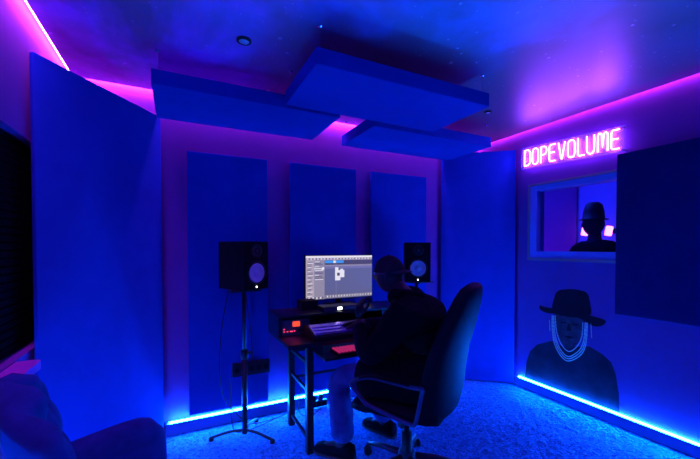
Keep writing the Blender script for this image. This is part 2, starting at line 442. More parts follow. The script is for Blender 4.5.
# ------------------------------------------------------------------ LED strips
def strip(name, p, q, m, label, group, nrm, r=0.006):
    bm = NB(); p = Vector(p); q = Vector(q); d = q - p; c = (p + q) / 2
    s = (max(abs(d.x), 2 * r), max(abs(d.y), 2 * r), 2 * r)
    box(bm, c, s, 0.0015, seg=1)
    o = obj(name, bm, m); tag(o, label, 'LED strip', group); return o
zb = BH + 0.007
strip('led_strip', (-0.07, YB - .042, zb), (2.38, YB - .042, zb), M['led_blue'], 'glowing blue LED strip on the baseboard below the three wall panels', 'blue floor LED strips', 0)
strip('led_strip', (XR - .010, -.30, zb), (XR - .010, 2.30, zb), M['led_blue'], 'glowing blue LED strip on the baseboard below the painted portrait', 'blue floor LED strips', 0)
strip('led_strip', (XL + .012, 0.6, zb), (XL + .012, 2.0, zb), M['led_blue'], 'glowing blue LED strip low on the left wall behind the tufted armchair', 'blue floor LED strips', 0)
zc = H + 0.018
strip('led_strip', (XL + GAP - .007, -.40, zc), (XL + GAP - .007, YB - .04, zc), M['led_pink_bright'], 'pink LED strip along the ceiling edge above the dark window', 'pink ceiling LED strips', 0)
strip('led_strip', (XL + .04, YB - GAP + .007, zc), (XR - .04, YB - GAP + .007, zc), M['led_pink_bright'], 'pink LED strip along the ceiling edge above the three wall panels', 'pink ceiling LED strips', 0)
strip('led_strip', (XR - GAP + .007, -.40, zc), (XR - GAP + .007, YB - .04, zc), M['led_pink'], 'pink LED strip along the ceiling edge above the neon sign', 'pink ceiling LED strips', 0)

# ------------------------------------------------------------------ acoustic panels
def slab(name, c, s, rz, m, label, group, bev=0.008):
    r = thing(name, label, 'acoustic panel', (c[0], c[1], c[2] - s[2] / 2), rz, group)
    bm = NB(); box(bm, (0, 0, s[2] / 2), s, bev, seg=3); obj('fabric_cover', bm, m, r)
    bm = NB(); box(bm, (0, s[1] / 2 + .003, s[2] / 2), (s[0] - .02, .006, s[2] - .02)); obj('back_board', bm, M['wood'], r)
    return r
# corner panels (diagonal)
def corner(p, q, z0, z1, label, th=0.05):
    p = Vector((*p, 0)); q = Vector((*q, 0)); d = q - p; c = (p + q) / 2
    rz = math.atan2(d.y, d.x); n = Vector((-math.sin(rz), math.cos(rz), 0)); c = c + n * th / 2
    return slab('acoustic_panel', (c.x, c.y, (z0 + z1) / 2), (d.length, th, z1 - z0), rz, M['panel'], label, 'tall corner panels')
corner((-0.597, 2.115), (-0.100, 2.785), 0.012, 2.262, 'tall blue-lit panel set diagonally across the corner behind the tufted armchair', .024)
corner((2.425, 2.80), (2.955, 2.335), 0.012, 2.30, 'tall blue-lit panel set diagonally across the far corner beside the neon sign', .045)
for x0, x1, lab in ((0.063, 0.645, 'dark blue wall panel behind the left studio speaker'),
                    (0.829, 1.443, 'blue wall panel behind the lit computer monitor'),
                    (1.600, 2.236, 'bright blue wall panel behind the right studio speaker')):
    slab('acoustic_panel', ((x0 + x1) / 2, YB - .028, 1.082), (x1 - x0, .036, 1.94), 0, M['panel'], lab, 'wall panels behind the desk')
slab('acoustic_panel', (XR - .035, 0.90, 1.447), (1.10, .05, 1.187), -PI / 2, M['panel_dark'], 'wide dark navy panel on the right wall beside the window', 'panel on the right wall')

def cloud(x0, x1, y0, y1, label):
    z0, z1 = 2.245, 2.33
    r = thing('ceiling_cloud_panel', label, 'acoustic panel', ((x0 + x1) / 2, (y0 + y1) / 2, z0), 0, 'hanging ceiling panels')
    w, d = x1 - x0, y1 - y0
    bm = NB(); box(bm, (0, 0, (z1 - z0) / 2), (w, d, z1 - z0), .006, seg=3); obj('fabric_cover', bm, M['panel'], r)
    for sx in (-1, 1):
        for sy in (-1, 1):
            x, y = sx * (w / 2 - .03), sy * (d / 2 - .03)
            bm = NB(); tube(bm, [(x, y, z1 - z0 - .01), (x, y, H - z0 - .004)], .0016, 6)
            c = obj('hanging_wire', bm, M['wire'], r)
            bm = NB(); lathe(bm, [(0, 0), (.012, 0), (.012, -.006), (.006, -.012), (0, -.012)], 12, Matrix.Translation((x, y, H - z0))); obj('ceiling_hook', bm, M['chrome'], c)
cloud(-0.125, 1.010, 2.195, 2.757, 'dark blue slab hanging from the ceiling above the left speaker')
cloud(0.610, 1.780, 1.603, 2.150, 'large blue slab hanging from the ceiling, nearest and most central')
cloud(1.295, 2.505, 2.235, 2.790, 'blue slab with bright front edge hanging above the right speaker')

# ceiling lights (off)
for x, y, rr, lab in ((0.322, 1.92, .035, 'small round unlit ceiling light beside the left hanging slab'), (2.26, 2.05, .025, 'small round unlit ceiling light beside the right hanging slab')):
    t = thing('ceiling_light', lab, 'ceiling light', (x, y, H - .02), 0, 'small round ceiling lights')
    bm = NB(); lathe(bm, [(rr * .75, .02), (rr * 1.1, .02), (rr * 1.1, .012), (rr * .8, .008), (rr * .75, .012)], 24); obj('light_rim', bm, M['black'], t, True)
    bm = NB(); lathe(bm, [(0, .010), (rr * .76, .011), (rr * .76, .019), (0, .019)], 24); obj('light_lens', bm, M['light_off'], t, True)

# ------------------------------------------------------------------ neon sign
def arcp(cx, cy, rx, ry, a0, a1, n=8):
    return [(cx + rx * math.cos(R(a0 + (a1 - a0) * i / n)), cy + ry * math.sin(R(a0 + (a1 - a0) * i / n))) for i in range(n + 1)]
Wl = .58; k = .2
def ch_D(): return [[(0, 0), (0, 1)] + arcp(Wl - .25, .75, .25, .25, 90, 0) + arcp(Wl - .25, .25, .25, .25, 0, -90) + [(0, 0)]]
def ch_O(): return [arcp(.25, .75, .25, .25, 180, 90) + arcp(Wl - .25, .75, .25, .25, 90, 0) + arcp(Wl - .25, .25, .25, .25, 0, -90) + arcp(.25, .25, .25, .25, 270, 180) + [(0, .75)]]
def ch_P(): return [[(0, 0), (0, 1)] + arcp(Wl - .25, .75, .25, .25, 90, -90) + [(0, .5)]]
def ch_E(): return [[(Wl * .95, 1)] + arcp(.14, .86, .14, .14, 90, 180, 4) + arcp(.14, .14, .14, .14, 180, 270, 4) + [(Wl * .95, 0)], [(0.02, .52), (Wl * .82, .52)]]
def ch_V(): return [[(0, 1), (Wl / 2 - .04, .04), (Wl / 2, 0), (Wl / 2 + .04, .04), (Wl, 1)]]
def ch_L(): return [[(0, 1)] + arcp(.14, .14, .14, .14, 180, 270, 4) + [(Wl * .9, 0)]]
def ch_U(): return [[(0, 1)] + arcp(.28, .28, .28, .28, 180, 270, 6) + arcp(Wl - .28, .28, .28, .28, 270, 360, 6) + [(Wl, 1)]]
def ch_M(): 
    w = .72; return [[(0, 0)] + arcp(.16, .84, .16, .16, 180, 45, 5) + [(w / 2, .22)] + arcp(w - .16, .84, .16, .16, 135, 0, 5) + [(w, 0)]]
sign = thing('neon_sign', 'glowing pink neon word sign on clear backing above the window', 'neon sign', (XR - .035, 2.268, 2.095), 0)
SH = 0.142
def sgn(u, v):   # u runs along the wall towards the camera, v up
    return Vector((0, -u, v - u * 0.042))
cells = [('D', ch_D, Wl), ('O', ch_O, Wl), ('P', ch_P, Wl), ('E', ch_E, Wl), ('V', ch_V, Wl), ('O', ch_O, Wl), ('L', ch_L, .46), ('U', ch_U, Wl), ('M', ch_M, .72), ('E', ch_E, Wl)]
tot = sum(c[2] for c in cells) ; gap = .0
SX = 0.0; total_len = 0.79; hgt = SH
unit = total_len / (tot + 0.26 * 9)
u = 0.040
for nm, fn, wd in cells:
    bm = NB()
    for pl in fn():
        pts = [sgn(u + a * unit, .026 + b * hgt) + Vector((-.012, 0, 0)) for a, b in pl]
        tube(bm, pts, 0.0038, 8)
    obj('letter_' + nm.lower(), bm, M['neon'], sign, True)
    u += (wd + 0.26) * unit
L_ = 0.862; Hh = 0.195
bm = NB(); t = bmesh.new()
a = [sgn(0, 0), sgn(L_, 0), sgn(L_, Hh * .97), sgn(0, Hh)]
f = [t.verts.new(p) for p in a] + [t.verts.new(p + Vector((.004, 0, 0))) for p in a]
for q in ((0, 1, 2, 3), (7, 6, 5, 4), (0, 4, 5, 1), (1, 5, 6, 2), (2, 6, 7, 3), (3, 7, 4, 0)): t.faces.new([f[i] for i in q])
merge(bm, t); obj('clear_backing', bm, M['acrylic'], sign)
bm = NB(); tube(bm, [sgn(0, 0), sgn(L_, 0), sgn(L_, Hh * .97), sgn(0, Hh)], .0022, 6, closed=True); obj('backing_edge', bm, M['frame'], sign)
for uu, vv in ((.012, .012), (.012, Hh - .012), (L_ - .012, .012), (L_ - .012, Hh - .02)):
    p = sgn(uu, vv); bm = NB(); tube(bm, [p + Vector((-.004, 0, 0)), p + Vector((.035, 0, 0))], .006, 10); obj('standoff', bm, M['chrome'], sign)

# ------------------------------------------------------------------ painted portrait on the right wall
por = thing('wall_portrait', 'dark portrait print of a bust in a wide-brimmed hat below the window', 'wall picture', (XR, 2.2, 0), 0)
MP = Matrix(((0, 0, -1, 0), (-1, 0, 0, 0), (0, 1, 0, 0), (0, 0, 0, 1)))   # local (u,v,depth) -> (-depth,-u,v)
crown = [(0.247, 0.766), (0.25, 0.912), (0.283, 0.971), (0.345, 0.99), (0.416, 0.998), (0.496, 0.99), (0.523, 0.97), (0.536, 0.926), (0.532, 0.787)]
brim = [(0.111, 0.816), (0.117, 0.777), (0.181, 0.759), (0.272, 0.765), (0.442, 0.77), (0.554, 0.722), (0.627, 0.73), (0.661, 0.77), (0.637, 0.788), (0.542, 0.8), (0.442, 0.813), (0.272, 0.81), (0.153, 0.809)]
face = [(0.267, 0.789), (0.263, 0.663), (0.287, 0.556), (0.338, 0.501), (0.387, 0.494), (0.44, 0.537), (0.478, 0.612), (0.497, 0.71), (0.496, 0.804)]
torso = [(-0.033, 0.116), (-0.022, 0.251), (0.015, 0.365), (0.087, 0.448), (0.223, 0.515), (0.326, 0.491), (0.445, 0.521), (0.545, 0.547), (0.64, 0.511), (0.701, 0.466), (0.733, 0.389), (0.756, 0.245), (0.762, 0.10), (-0.033, 0.10)]
def sm2(poly, n=4):
    return [(p.x, p.y) for p in smooth_path([(a, b, 0) for a, b in poly], n, True)]
bm = NB(); prism(bm, torso, MP, .002); obj('shirt', bm, M['print_shirt'], por)
bm = NB(); prism(bm, sm2(face), MP, .003); obj('face', bm, M['print_face'], por)
bm = NB()
for q in ([(0.30, .70), (.345, .712), (.36, .700), (.31, .690)], [(.40, .705), (.445, .715), (.465, .70), (.41, .692)], [(.335, .585), (.38, .60), (.425, .59), (.38, .572)], [(.37, .70), (.385, .70), (.40, .64), (.36, .64)]):
    prism(bm, q, MP, .0038)
obj('facial_shadow', bm, M['print_black'], por)
bm = NB(); prism(bm, sm2(crown), MP, .0042); obj('hat_crown', bm, M['print_black'], por)
bm = NB(); prism(bm, sm2(brim), MP, .005); obj('hat_brim', bm, M['print_black'], por)
ns = [[(0.229, 0.745), (0.233, 0.606), (0.255, 0.498), (0.302, 0.417), (0.364, 0.378), (0.435, 0.416), (0.495, 0.487), (0.521, 0.587), (0.528, 0.74)],
      [(0.244, 0.747), (0.254, 0.611), (0.28, 0.511), (0.326, 0.441), (0.376, 0.418), (0.427, 0.452), (0.479, 0.518), (0.503, 0.606), (0.51, 0.736)],
      [(0.257, 0.75), (0.269, 0.627), (0.3, 0.534), (0.338, 0.482), (0.38, 0.463), (0.422, 0.491), (0.463, 0.55), (0.487, 0.626), (0.492, 0.733)],
      [(0.236, 0.745), (0.243, 0.608), (0.268, 0.505), (0.314, 0.429), (0.37, 0.398), (0.431, 0.434), (0.487, 0.502), (0.512, 0.596), (0.519, 0.738)]]
for q in ns:
    bm = NB(); pts = [(-.004, -p.x, p.y) for p in smooth_path([(a, b, 0) for a, b in q], 10)]
    # a string of small printed beads
    tube(bm, pts, [0.0026 + 0.0022 * (i % 2) for i in range(len(pts))], 6, flat=.4)
    obj('necklace', bm, M['print_gold'], por)
for s in ((.555, .735, .62), (.205, .70, .60)):
    bm = NB(); tube(bm, [(-.004, -s[0], s[1]), (-.004, -s[0] - .006, s[2])], .003, 6, flat=.5); obj('chain_tassel', bm, M['print_gold'], por)

# ------------------------------------------------------------------ studio speakers and stands
def speaker(loc, rz, label):
    s = thing('studio_speaker', label, 'speaker', loc, rz, 'studio monitor speakers')
    bm = NB(); box(bm, (0, .12, .165), (.21, .28, .33), .008, seg=3); obj('cabinet', bm, M['black_matte'], s)
    FM = Matrix.Translation((0, -.02, 0)) @ Matrix.Rotation(R(90), 4, 'X')       # lathe axis +z -> -y
    # woofer ring and cone
    wm = Matrix.Translation((0, -.02, .115)) @ Matrix.Rotation(R(90), 4, 'X')
    bm = NB(); lathe(bm, [(.066, -.002), (.080, -.002), (.081, .004), (.077, .007), (.068, .006), (.066, .002)], 36, wm); ring = obj('woofer_ring', bm, M['black'], s, True)
    bm = NB(); lathe(bm, [(.066, .004), (.060, .010), (.055, .007), (.030, .001), (.028, .001), (.020, .006), (0, .009)], 36, wm); obj('woofer_cone', bm, M['cone'], s, True)
    tm = Matrix.Translation((0, -.02, .265)) @ Matrix.Rotation(R(90), 4, 'X')
    bm = NB(); lathe(bm, [(.018, -.002), (.045, 0), (.046, .004), (.038, .005), (.020, .0), (.018, -.002)], 32, tm); tw = obj('tweeter_plate', bm, M['black'], s, True)
    bm = NB(); lathe(bm, [(.0135, -.001), (.011, .006), (.006, .009), (0, .010)], 20, tm); obj('tweeter_dome', bm, M['black_metal'], tw, True)
    bm = NB(); box(bm, (0, -.021, .020), (.010, .003, .009), .001); obj('power_light', bm, M['white_led'], s)
    bm = NB(); box(bm, (0, .263, .16), (.15, .006, .24), .002); obj('rear_plate', bm, M['black_metal'], s)
    return s
def stand(loc, rz, label, h=1.06):
    s = thing('speaker_stand', label, 'speaker stand', loc, rz, 'speaker stands')
    bm = NB(); box(bm, (0, 0, h - .006), (.20, .22, .012), .003); obj('top_plate', bm, M['black_metal'], s)
    bm = NB(); tube(bm, [(0, 0, .03), (0, 0, .62)], .020, 16); obj('lower_pole', bm, M['black_metal'], s, True)
    bm = NB(); tube(bm, [(0, 0, .60), (0, 0, h - .01)], .014, 16); obj('upper_pole', bm, M['black_metal'], s, True)
    bm = NB(); lathe(bm, [(.02, .56), (.027, .565), (.027, .62), (.02, .63)], 16); c = obj('collar', bm, M['black'], s, True)
    bm = NB(); tube(bm, [(.02, 0, .60), (.05, 0, .60)], .009, 10); obj('clamp_knob', bm, M['black'], c, True)
    for k in range(3):
        a = R((165, -45, 58)[k])
        ca, sa = math.cos(a), math.sin(a)
        bm = NB(); tube(bm, smooth_path([(0.01 * ca, .01 * sa, .055), (.10 * ca, .10 * sa, .050), (.19 * ca, .19 * sa, .030), (.235 * ca, .235 * sa, .018)], 4), .012, 8, flat=.8)
        lg = obj('leg', bm, M['black_metal'], s, True)
        bm = NB(); lathe(bm, [(0, 0), (.017, 0), (.017, .018), (.012, .026), (0, .026)], 12, Matrix.Translation((.225 * ca, .225 * sa, .0))); obj('rubber_foot', bm, M['black'], lg, True)
    return s
rzl = math.atan2(-.88, .476) + PI / 2
stand((0.415, 2.53, 0), 0, 'black tripod stand carrying the left studio speaker')
fx, fy = math.sin(rzl), -math.cos(rzl)
speaker((0.415 + fx * .115, 2.53 + fy * .115, 1.062), rzl, 'black speaker with violet-lit cone on the stand left of the monitor')
stand((1.862, 2.46, 0), R(10), 'black tripod stand behind the seated person, under the right speaker')
rzr = R(-32)
fx, fy = math.sin(rzr), -math.cos(rzr)
speaker((1.862 + fx * .115, 2.46 + fy * .115, 1.062), rzr, 'black speaker with blue-lit cone right of the cap-wearing person')

def cable(pts, label, r=.0035, name='cable', group='speaker and desk cables'):
    bm = NB(); tube(bm, smooth_path(pts, 6), r, 6); return tag(obj(name, bm, M['cable'], smooth=True), label, 'cable', group)
cable([(0.36, 2.745, 1.10), (0.335, 2.765, 1.0), (.29, 2.75, .75), (.27, 2.75, .45), (.30, 2.745, .22), (.38, 2.72, .10), (.47, 2.66, .03), (.60, 2.66, .016), (.8, 2.72, .014)], 'thin black cable looping down from the back of the left speaker')
cable([(0.45, 2.745, 1.10), (0.47, 2.76, .95), (.50, 2.755, .7), (.515, 2.745, .46)], 'thin black cable hanging from the left speaker to the wall power strip')
cable([(0.36, 2.74, .44), (0.345, 2.72, .25), (.345, 2.62, .05), (.40, 2.58, .016), (.55, 2.62, .014), (.85, 2.74, .014), (1.02, 2.72, .03)], 'thin black cable running from the wall power strip down to the carpet')
cable([(0.92, 2.56, .74), (0.93, 2.7, .5), (.90, 2.74, .2), (.86, 2.66, .03), (.95, 2.6, .014), (1.05, 2.68, .02)], 'black cable dropping behind the desk to the floor strip')
cable([(1.86, 2.745, 1.1), (1.80, 2.76, .9), (1.70, 2.72, .4), (1.55, 2.70, .05), (1.3, 2.72, .014), (1.13, 2.70, .03)], 'thin black cable hanging from the back of the right speaker')

def power_strip(loc, rz, ln, label, tilt=None, n=5, tall=.055):
    s = thing('power_strip', label, 'power strip', loc, rz, 'black power strips')
    bm = NB(); box(bm, (0, 0, 0), (ln, .035, tall), .006, seg=2); obj('housing', bm, M['black'], s)
    for k in range(n):
        bm = NB(); box(bm, (-ln / 2 + ln * (k + .6) / (n + .2), -.019, 0), (.034, .006, .034), .003); obj('socket', bm, M['black_matte'], s)
    return s
power_strip((.50, YB - .102, .42), 0, .28, 'black power strip fixed to the wall panel behind the left speaker stand', tall=.10)
fs = power_strip((1.045, 2.72, .04), 0, .15, 'black power strip with plugs on the carpet under the desk', n=3, tall=.05)
for dx in (-.04, 0.02):
    bm = NB(); box(bm, (dx, 0, .045), (.035, .03, .04), .006); obj('plug', bm, M['black'], fs)

# ------------------------------------------------------------------ desk
DX0, DX1, DY_0, DY_1, DZt = 0.60, 1.66, 2.07, 2.60, 0.745
desk = thing('studio_desk', 'dark studio desk with ladder legs and raised back shelf', 'desk', ((DX0 + DX1) / 2, 2.33, 0))
ox, oy = (DX0 + DX1) / 2, 2.33
def dl(bm): bmesh.ops.translate(bm, verts=bm.verts[:], vec=(-ox, -oy, 0)); return bm
bm = NB(); bxx(bm, DX0, DX1, DY_0, DY_1, DZt - .028, DZt, .004); obj('desktop', dl(bm), M['desk'], desk)
for x in (.765, 1.50):
    for y in (2.15, 2.56):
        bm = NB(); bxx(bm, x - .0225, x + .0225, y - .0225, y + .0225, 0.0, DZt - .03, .003); obj('leg', dl(bm), M['black_metal'], desk)
    for z in (.08, .40, .58):
        bm = NB(); bxx(bm, x - .01, x + .01, 2.17, 2.54, z - .01, z + .01, .002); obj('rung', dl(bm), M['black_metal'], desk)
for z in (.36, .56):
    bm = NB(); bxx(bm, .785, 1.48, 2.553, 2.567, z - .008, z + .008, .002); obj('rear_crossbar', dl(bm), M['black_metal'], desk)
# raised shelf
bm = NB(); bxx(bm, DX0, DX1, 2.29, DY_1, .868, .885, .003); obj('riser_shelf', dl(bm), M['desk'], desk)
for x in (DX0 + .009, .845, 1.42, DX1 - .009):
    bm = NB(); bxx(bm, x - .009, x + .009, 2.295, DY_1, DZt, .868, .002); obj('riser_divider', dl(bm), M['desk'], desk)
bm = NB(); bxx(bm, DX0, DX1, DY_1 - .012, DY_1, DZt, .868); obj('riser_back', dl(bm), M['desk'], desk)
# keyboard tray
bm = NB(); bxx(bm, .80, 1.42, 1.96, 2.24, .652, .668, .003); obj('keyboard_tray', dl(bm), M['desk'], desk)
for x in (.82, 1.40):
    bm = NB(); bxx(bm, x - .006, x + .006, 2.06, 2.24, .668, .717); obj('tray_rail', dl(bm), M['black_metal'], desk)

# audio interface in the left bay
ai = thing('audio_interface', 'rack audio interface with orange display and red lights in the desk shelf', 'audio interface', (.727, 2.315, DZt))
bm = NB(); box(bm, (0, .10, .056), (.205, .20, .105), .003); obj('housing', bm, M['black_metal'], ai)
bm = NB(); box(bm, (0, -.002, .056), (.203, .006, .108), .002); obj('front_panel', bm, M['unit_face'], ai)
bm = NB(); box(bm, (.0, -.006, .078), (.052, .004, .036), .002); obj('display', bm, M['red_display'], ai)
for k in range(4):
    bm = NB(); lathe(bm, [(0, .012), (.008, .012), (.009, 0), (0, 0)], 16, Matrix.Translation((.02 + .022 * k, -.005, .035)) @ Matrix.Rotation(R(90), 4, 'X')); obj('knob', bm, M['black'], ai, True)
for k, (x, z) in enumerate(((-.085, .048), (-.085, .030), (-.062, .030), (-.040, .030), (-.03, .028), (-.012, .030))):
    bm = NB(); box(bm, (x, -.006, z), (.008, .004, .007), .001); obj('indicator', bm, M['red_led'], ai)

# control surface on the desktop
cs = thing('control_surface', 'glossy sloped control surface reflecting pink and blue on the desktop', 'controller', (1.085, 2.15, DZt))
bm = NB(); w_ = .31
ring = [(-w_, -.06, .002), (-w_, .13, .002), (-w_, .13, .072), (-w_, .09, .078), (-w_, -.05, .034), (-w_, -.06, .026)]
loft(bm, [[Vector(p) for p in ring], [Vector((w_, p[1], p[2])) for p in ring]]); obj('case', bm, M['black'], cs)
def sl(x, y, dz=0): 
    return (x, y, .034 + (y + .05) / .14 * .044 + dz)
bm = NB(); t = bmesh.new(); v = [t.verts.new(sl(*p)) for p in ((-w_ + .012, -.045, .001), (w_ - .012, -.045, .001), (w_ - .012, .08, .001), (-w_ + .012, .08, .001))]; v2 = [t.verts.new((q.co.x, q.co.y, q.co.z + .003)) for q in v]
for q in ((3, 2, 1, 0),): t.faces.new([v[i] for i in q])
t.faces.new(v2)
for i in range(4): t.faces.new((v[i], v[(i + 1) % 4], v2[(i + 1) % 4], v2[i]))
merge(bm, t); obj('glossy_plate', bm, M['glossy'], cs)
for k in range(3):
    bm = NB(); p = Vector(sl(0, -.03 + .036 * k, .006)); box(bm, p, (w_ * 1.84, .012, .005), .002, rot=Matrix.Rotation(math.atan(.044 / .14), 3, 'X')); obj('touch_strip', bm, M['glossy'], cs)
for k in range(8):
    x = -.24 + k * .045
    bm = NB(); p = Vector(sl(x, .105, 0.0)); lathe(bm, [(0, .012), (.007, .012), (.008, -.003), (0, -.003)], 14, Matrix.Translation((p.x, .105, .076))); obj('knob', bm, M['black_metal'], cs, True)

# keyboard with pink backlight
kb = thing('computer_keyboard', 'computer keyboard with pink-red backlit keys on the pull-out tray', 'keyboard', (1.09, 2.035, .668))
bm = NB(); box(bm, (0, 0, .009), (.40, .135, .016), .004); obj('case', bm, M['black'], kb)
bm = NB(); box(bm, (0, 0, .0175), (.388, .122, .002)); obj('backlight', bm, M['key_glow'], kb)
bm = NB(); box(bm, (0, 0, 0), (.0155, .014, .008), .003); kk = obj('key', bm, M['key'], kb); first = True
for r_ in range(5):
    for c_ in range(15):
        o = kk if first else kk.copy()
        if not first: COL.objects.link(o); o.parent = kb
        o.location = (-.182 + c_ * .026, .048 - r_ * .024, .0235); first = False

# monitor
mon = thing('computer_monitor', 'lit computer monitor showing a recording timeline on the desk shelf', 'monitor', (1.19, 2.50, .885))
MY = 2.585 - 2.50; MZ = 1.110 - .885
bm = NB(); box(bm, (0, MY + .018, MZ), (.604, .032, .358), .006, seg=2); obj('bezel', bm, M['black'], mon)
bm = NB(); box(bm, (0, MY + .045, MZ), (.3, .03, .2), .012); obj('rear_housing', bm, M['black'], mon)
bm = NB(); box(bm, (0, MY + .042, .11), (.05, .016, .2), .004); obj('stand_neck', bm, M['black_metal'], mon)
bm = NB(); box(bm, (0, MY - .01, .005), (.24, .17, .010), .004); obj('stand_foot', bm, M['black_metal'], mon)
def scr(name, col, es): return mat(name, (0.02, 0.02, 0.02), 0.4, emit=col, es=es)
SM = [scr('screen_timeline', (.115, .12, .27), 1.0), scr('screen_white', (.80, .76, .85), 1.0), scr('screen_grey', (.42, .36, .46), 1.0),
      scr('screen_dark', (.07, .06, .13), 1.0), scr('screen_blue', (.05, .30, .85), 1.0), scr('screen_track', (.17, .16, .38), 1.0), scr('screen_mid', (.28, .25, .36), 1.0)]
bm = NB(); sw, shh = .594, .346
def rect(u0, u1, v0, v1, mi, lay):
    y = MY + .0015 - lay * .0003
    xs = (-sw / 2 + u0 * sw, -sw / 2 + u1 * sw); zs = (MZ - shh / 2 + v0 * shh, MZ - shh / 2 + v1 * shh)
    f = bm.faces.new([bm.verts.new(p) for p in ((xs[0], y, zs[0]), (xs[1], y, zs[0]), (xs[1], y, zs[1]), (xs[0], y, zs[1]))]); f.material_index = mi
rect(0, 1, 0, 1, 0, 0); rect(0, 1, .955, 1, 1, 1); rect(0, 1, .90, .955, 2, 1)
rect(.27, 1, .79, .90, 3, 1); rect(.27, .55, .83, .89, 4, 2); rect(.395, .43, .83, .89, 1, 3)
rect(.27, 1, .70, .755, 5, 1); rect(.27, 1, .755, .79, 6, 1)
rect(0, .115, .0, .90, 2, 1); rect(.115, .265, 0, .90, 6, 1); rect(.12, .26, .68, .74, 1, 2)
random.seed(3)
for i in range(26):
    v = .08 + i * .031; rect(.012 + random.random() * .02, .06 + random.random() * .045, v, v + .013, 3 if i % 3 else 1, 2)
for i in range(13):
    v = .45 + i * .034; rect(.125, .17 + random.random() * .085, v, v + .014, 1 if i % 3 == 0 else 3, 3)
for u0, u1, v0, v1 in ((.42, .47, .66, .73), (.42, .56, .60, .66), (.42, .45, .53, .60), (.49, .56, .53, .60), (.42, .56, .49, .53), (.42, .50, .42, .49), (.50, .54, .66, .69)): rect(u0, u1, v0, v1, 1, 3)
rect(.45, .49, .53, .60, 3, 3); rect(.435, .437, .1, .9, 2, 2)
rect(.27, 1, .02, .085, 6, 2)
for i in range(34): 
    u = .28 + i * .021; rect(u, u + .008 + random.random() * .008, .035, .07, 1 if i % 2 else 3, 3)
for i in range(40):
    u = .02 + i * .024; rect(u, u + .006 + random.random() * .01, .915, .945, 3 if i % 2 else 1, 3)
for i in range(9): rect(.01 + i * .027, .028 + i * .027, .015, .05, 1 if i % 2 else 3, 3)
obj('screen', bm, SM, mon)

# small device in front of the monitor foot
dv = thing('desktop_recorder', 'small low black device with bright white display under the monitor', 'audio device', (1.07, 2.375, .885))
bm = NB(); box(bm, (0, 0, .018), (.28, .12, .034), .004); obj('housing', bm, M['black_metal'], dv)
bm = NB(); box(bm, (-.01, -.062, .019), (.034, .004, .020), .001); obj('display', bm, M['white_led'], dv)
bm = NB(); box(bm, (0, -.061, .018), (.27, .003, .028), .001); obj('front_panel', bm, M['unit_face'], dv)
bb = thing('small_black_case', 'small black box on the desk shelf left of the monitor foot', 'box', (.875, 2.50, .885))
bm = NB(); box(bm, (0, 0, .032), (.13, .12, .062), .006); obj('body', bm, M['black'], bb)
bm = NB(); box(bm, (0, 0, .0655), (.126, .116, .006), .002); obj('lid', bm, M['black_matte'], bb)

# ------------------------------------------------------------------ office chair
CH = (1.22, 1.70, 0); CRZ = R(34)
oc = thing('office_chair', 'black high-backed office chair carrying the seated person', 'chair', CH, CRZ)
# seat cushion
bm = NB()
rings = []
for i in range(13):
    y = -.25 + .5 * i / 12; tt = abs(i / 6 - 1); w2 = .262 * (1 - .10 * tt ** 3); hh = .050 * (1 - .35 * tt ** 6)
    zc2 = .455 + (.008 if i < 10 else -.004 * (i - 9))
    rings.append(sellipse((0, y, zc2), (1, 0, 0), (0, 0, 1), w2, hh, 32, 3.5))
loft(bm, rings); obj('seat', bm, M['leather'], oc, True)
# backrest: a shaped, wrapped shell
prof = [(.425, -.205, .225, .050), (.47, -.225, .250, .070), (.56, -.243, .265, .075), (.68, -.260, .270, .070), (.80, -.285, .265, .064), (.92, -.322, .250, .060), (1.02, -.350, .215, .056), (1.09, -.366, .180, .052), (1.135, -.376, .140, .042), (1.155, -.380, .090, .026)]
bm = NB(); rings = []
for z, y, w2, t2 in prof:
    r = sellipse((0, y, z), (1, 0, 0), (0, 1, 0), w2, t2, 40, 3.2)
    for p in r: p.y += .75 * p.x * p.x      # wrap round the body
    rings.append(r)
loft(bm, rings); bk = obj('backrest', bm, M['leather'], oc, True)
bm = NB(); rings = []
for z, y, w2, t2 in ((.97, -.300, .10, .015), (1.0, -.306, .13, .024), (1.04, -.318, .14, .028), (1.08, -.330, .13, .024), (1.11, -.340, .09, .012)):
    rings.append(sellipse((0, y, z), (1, 0, 0), (0, 1, 0), w2, t2, 28, 3))
loft(bm, rings); obj('headrest_cushion', bm, M['leather'], bk, True)
for s in (-1, 1):
    # looped armrest
    pts = [(s * .285, .222, .590), (s * .285, .17, .628), (s * .285, .09, .648), (s * .285, -.02, .645), (s * .285, -.13, .640), (s * .285, -.185, .640), (s * .285, -.180, .600), (s * .282, -.16, .50), (s * .282, -.145, .452), (s * .282, -.11, .450), (s * .280, 0.0, .468), (s * .280, .10, .490), (s * .281, .135, .50), (s * .283, .18, .545)]
    bm = NB(); P_ = smooth_path(pts, 5, True)
    tube(bm, P_, .011, 8, closed=True, flat=1.3); ar = obj('armrest', bm, M['arm_plastic'], oc, True)
    bm = NB(); tube(bm, smooth_path([(s * .285, .17, .637), (s * .285, .09, .657), (s * .285, -.02, .654), (s * .285, -.12, .649)], 5), .017, 10, flat=.4); obj('arm_pad', bm, M['leather'], ar, True)
bm = NB(); box(bm, (0, 0, .395), (.30, .24, .03), .008); box(bm, (0, -.02, .375), (.14, .18, .03), .008); obj('mechanism', bm, M['black_metal'], oc)
bm = NB(); tube(bm, [(.10, .02, .385), (.2, .03, .38), (.28, .03, .378)], .006, 8); obj('tilt_lever', bm, M['black_metal'], oc, True)
bm = NB(); lathe(bm, [(.016, .37), (.016, .25), (.030, .25), (.034, .12), (.034, .07), (0, .07)], 20); obj('gas_lift', bm, M['black_metal'], oc, True)
base = NB(); lathe(base, [(0, .075), (.05, .075), (.055, .10), (.048, .135), (.035, .14)], 20); bs = obj('base_hub', base, M['base_metal'], oc, True)
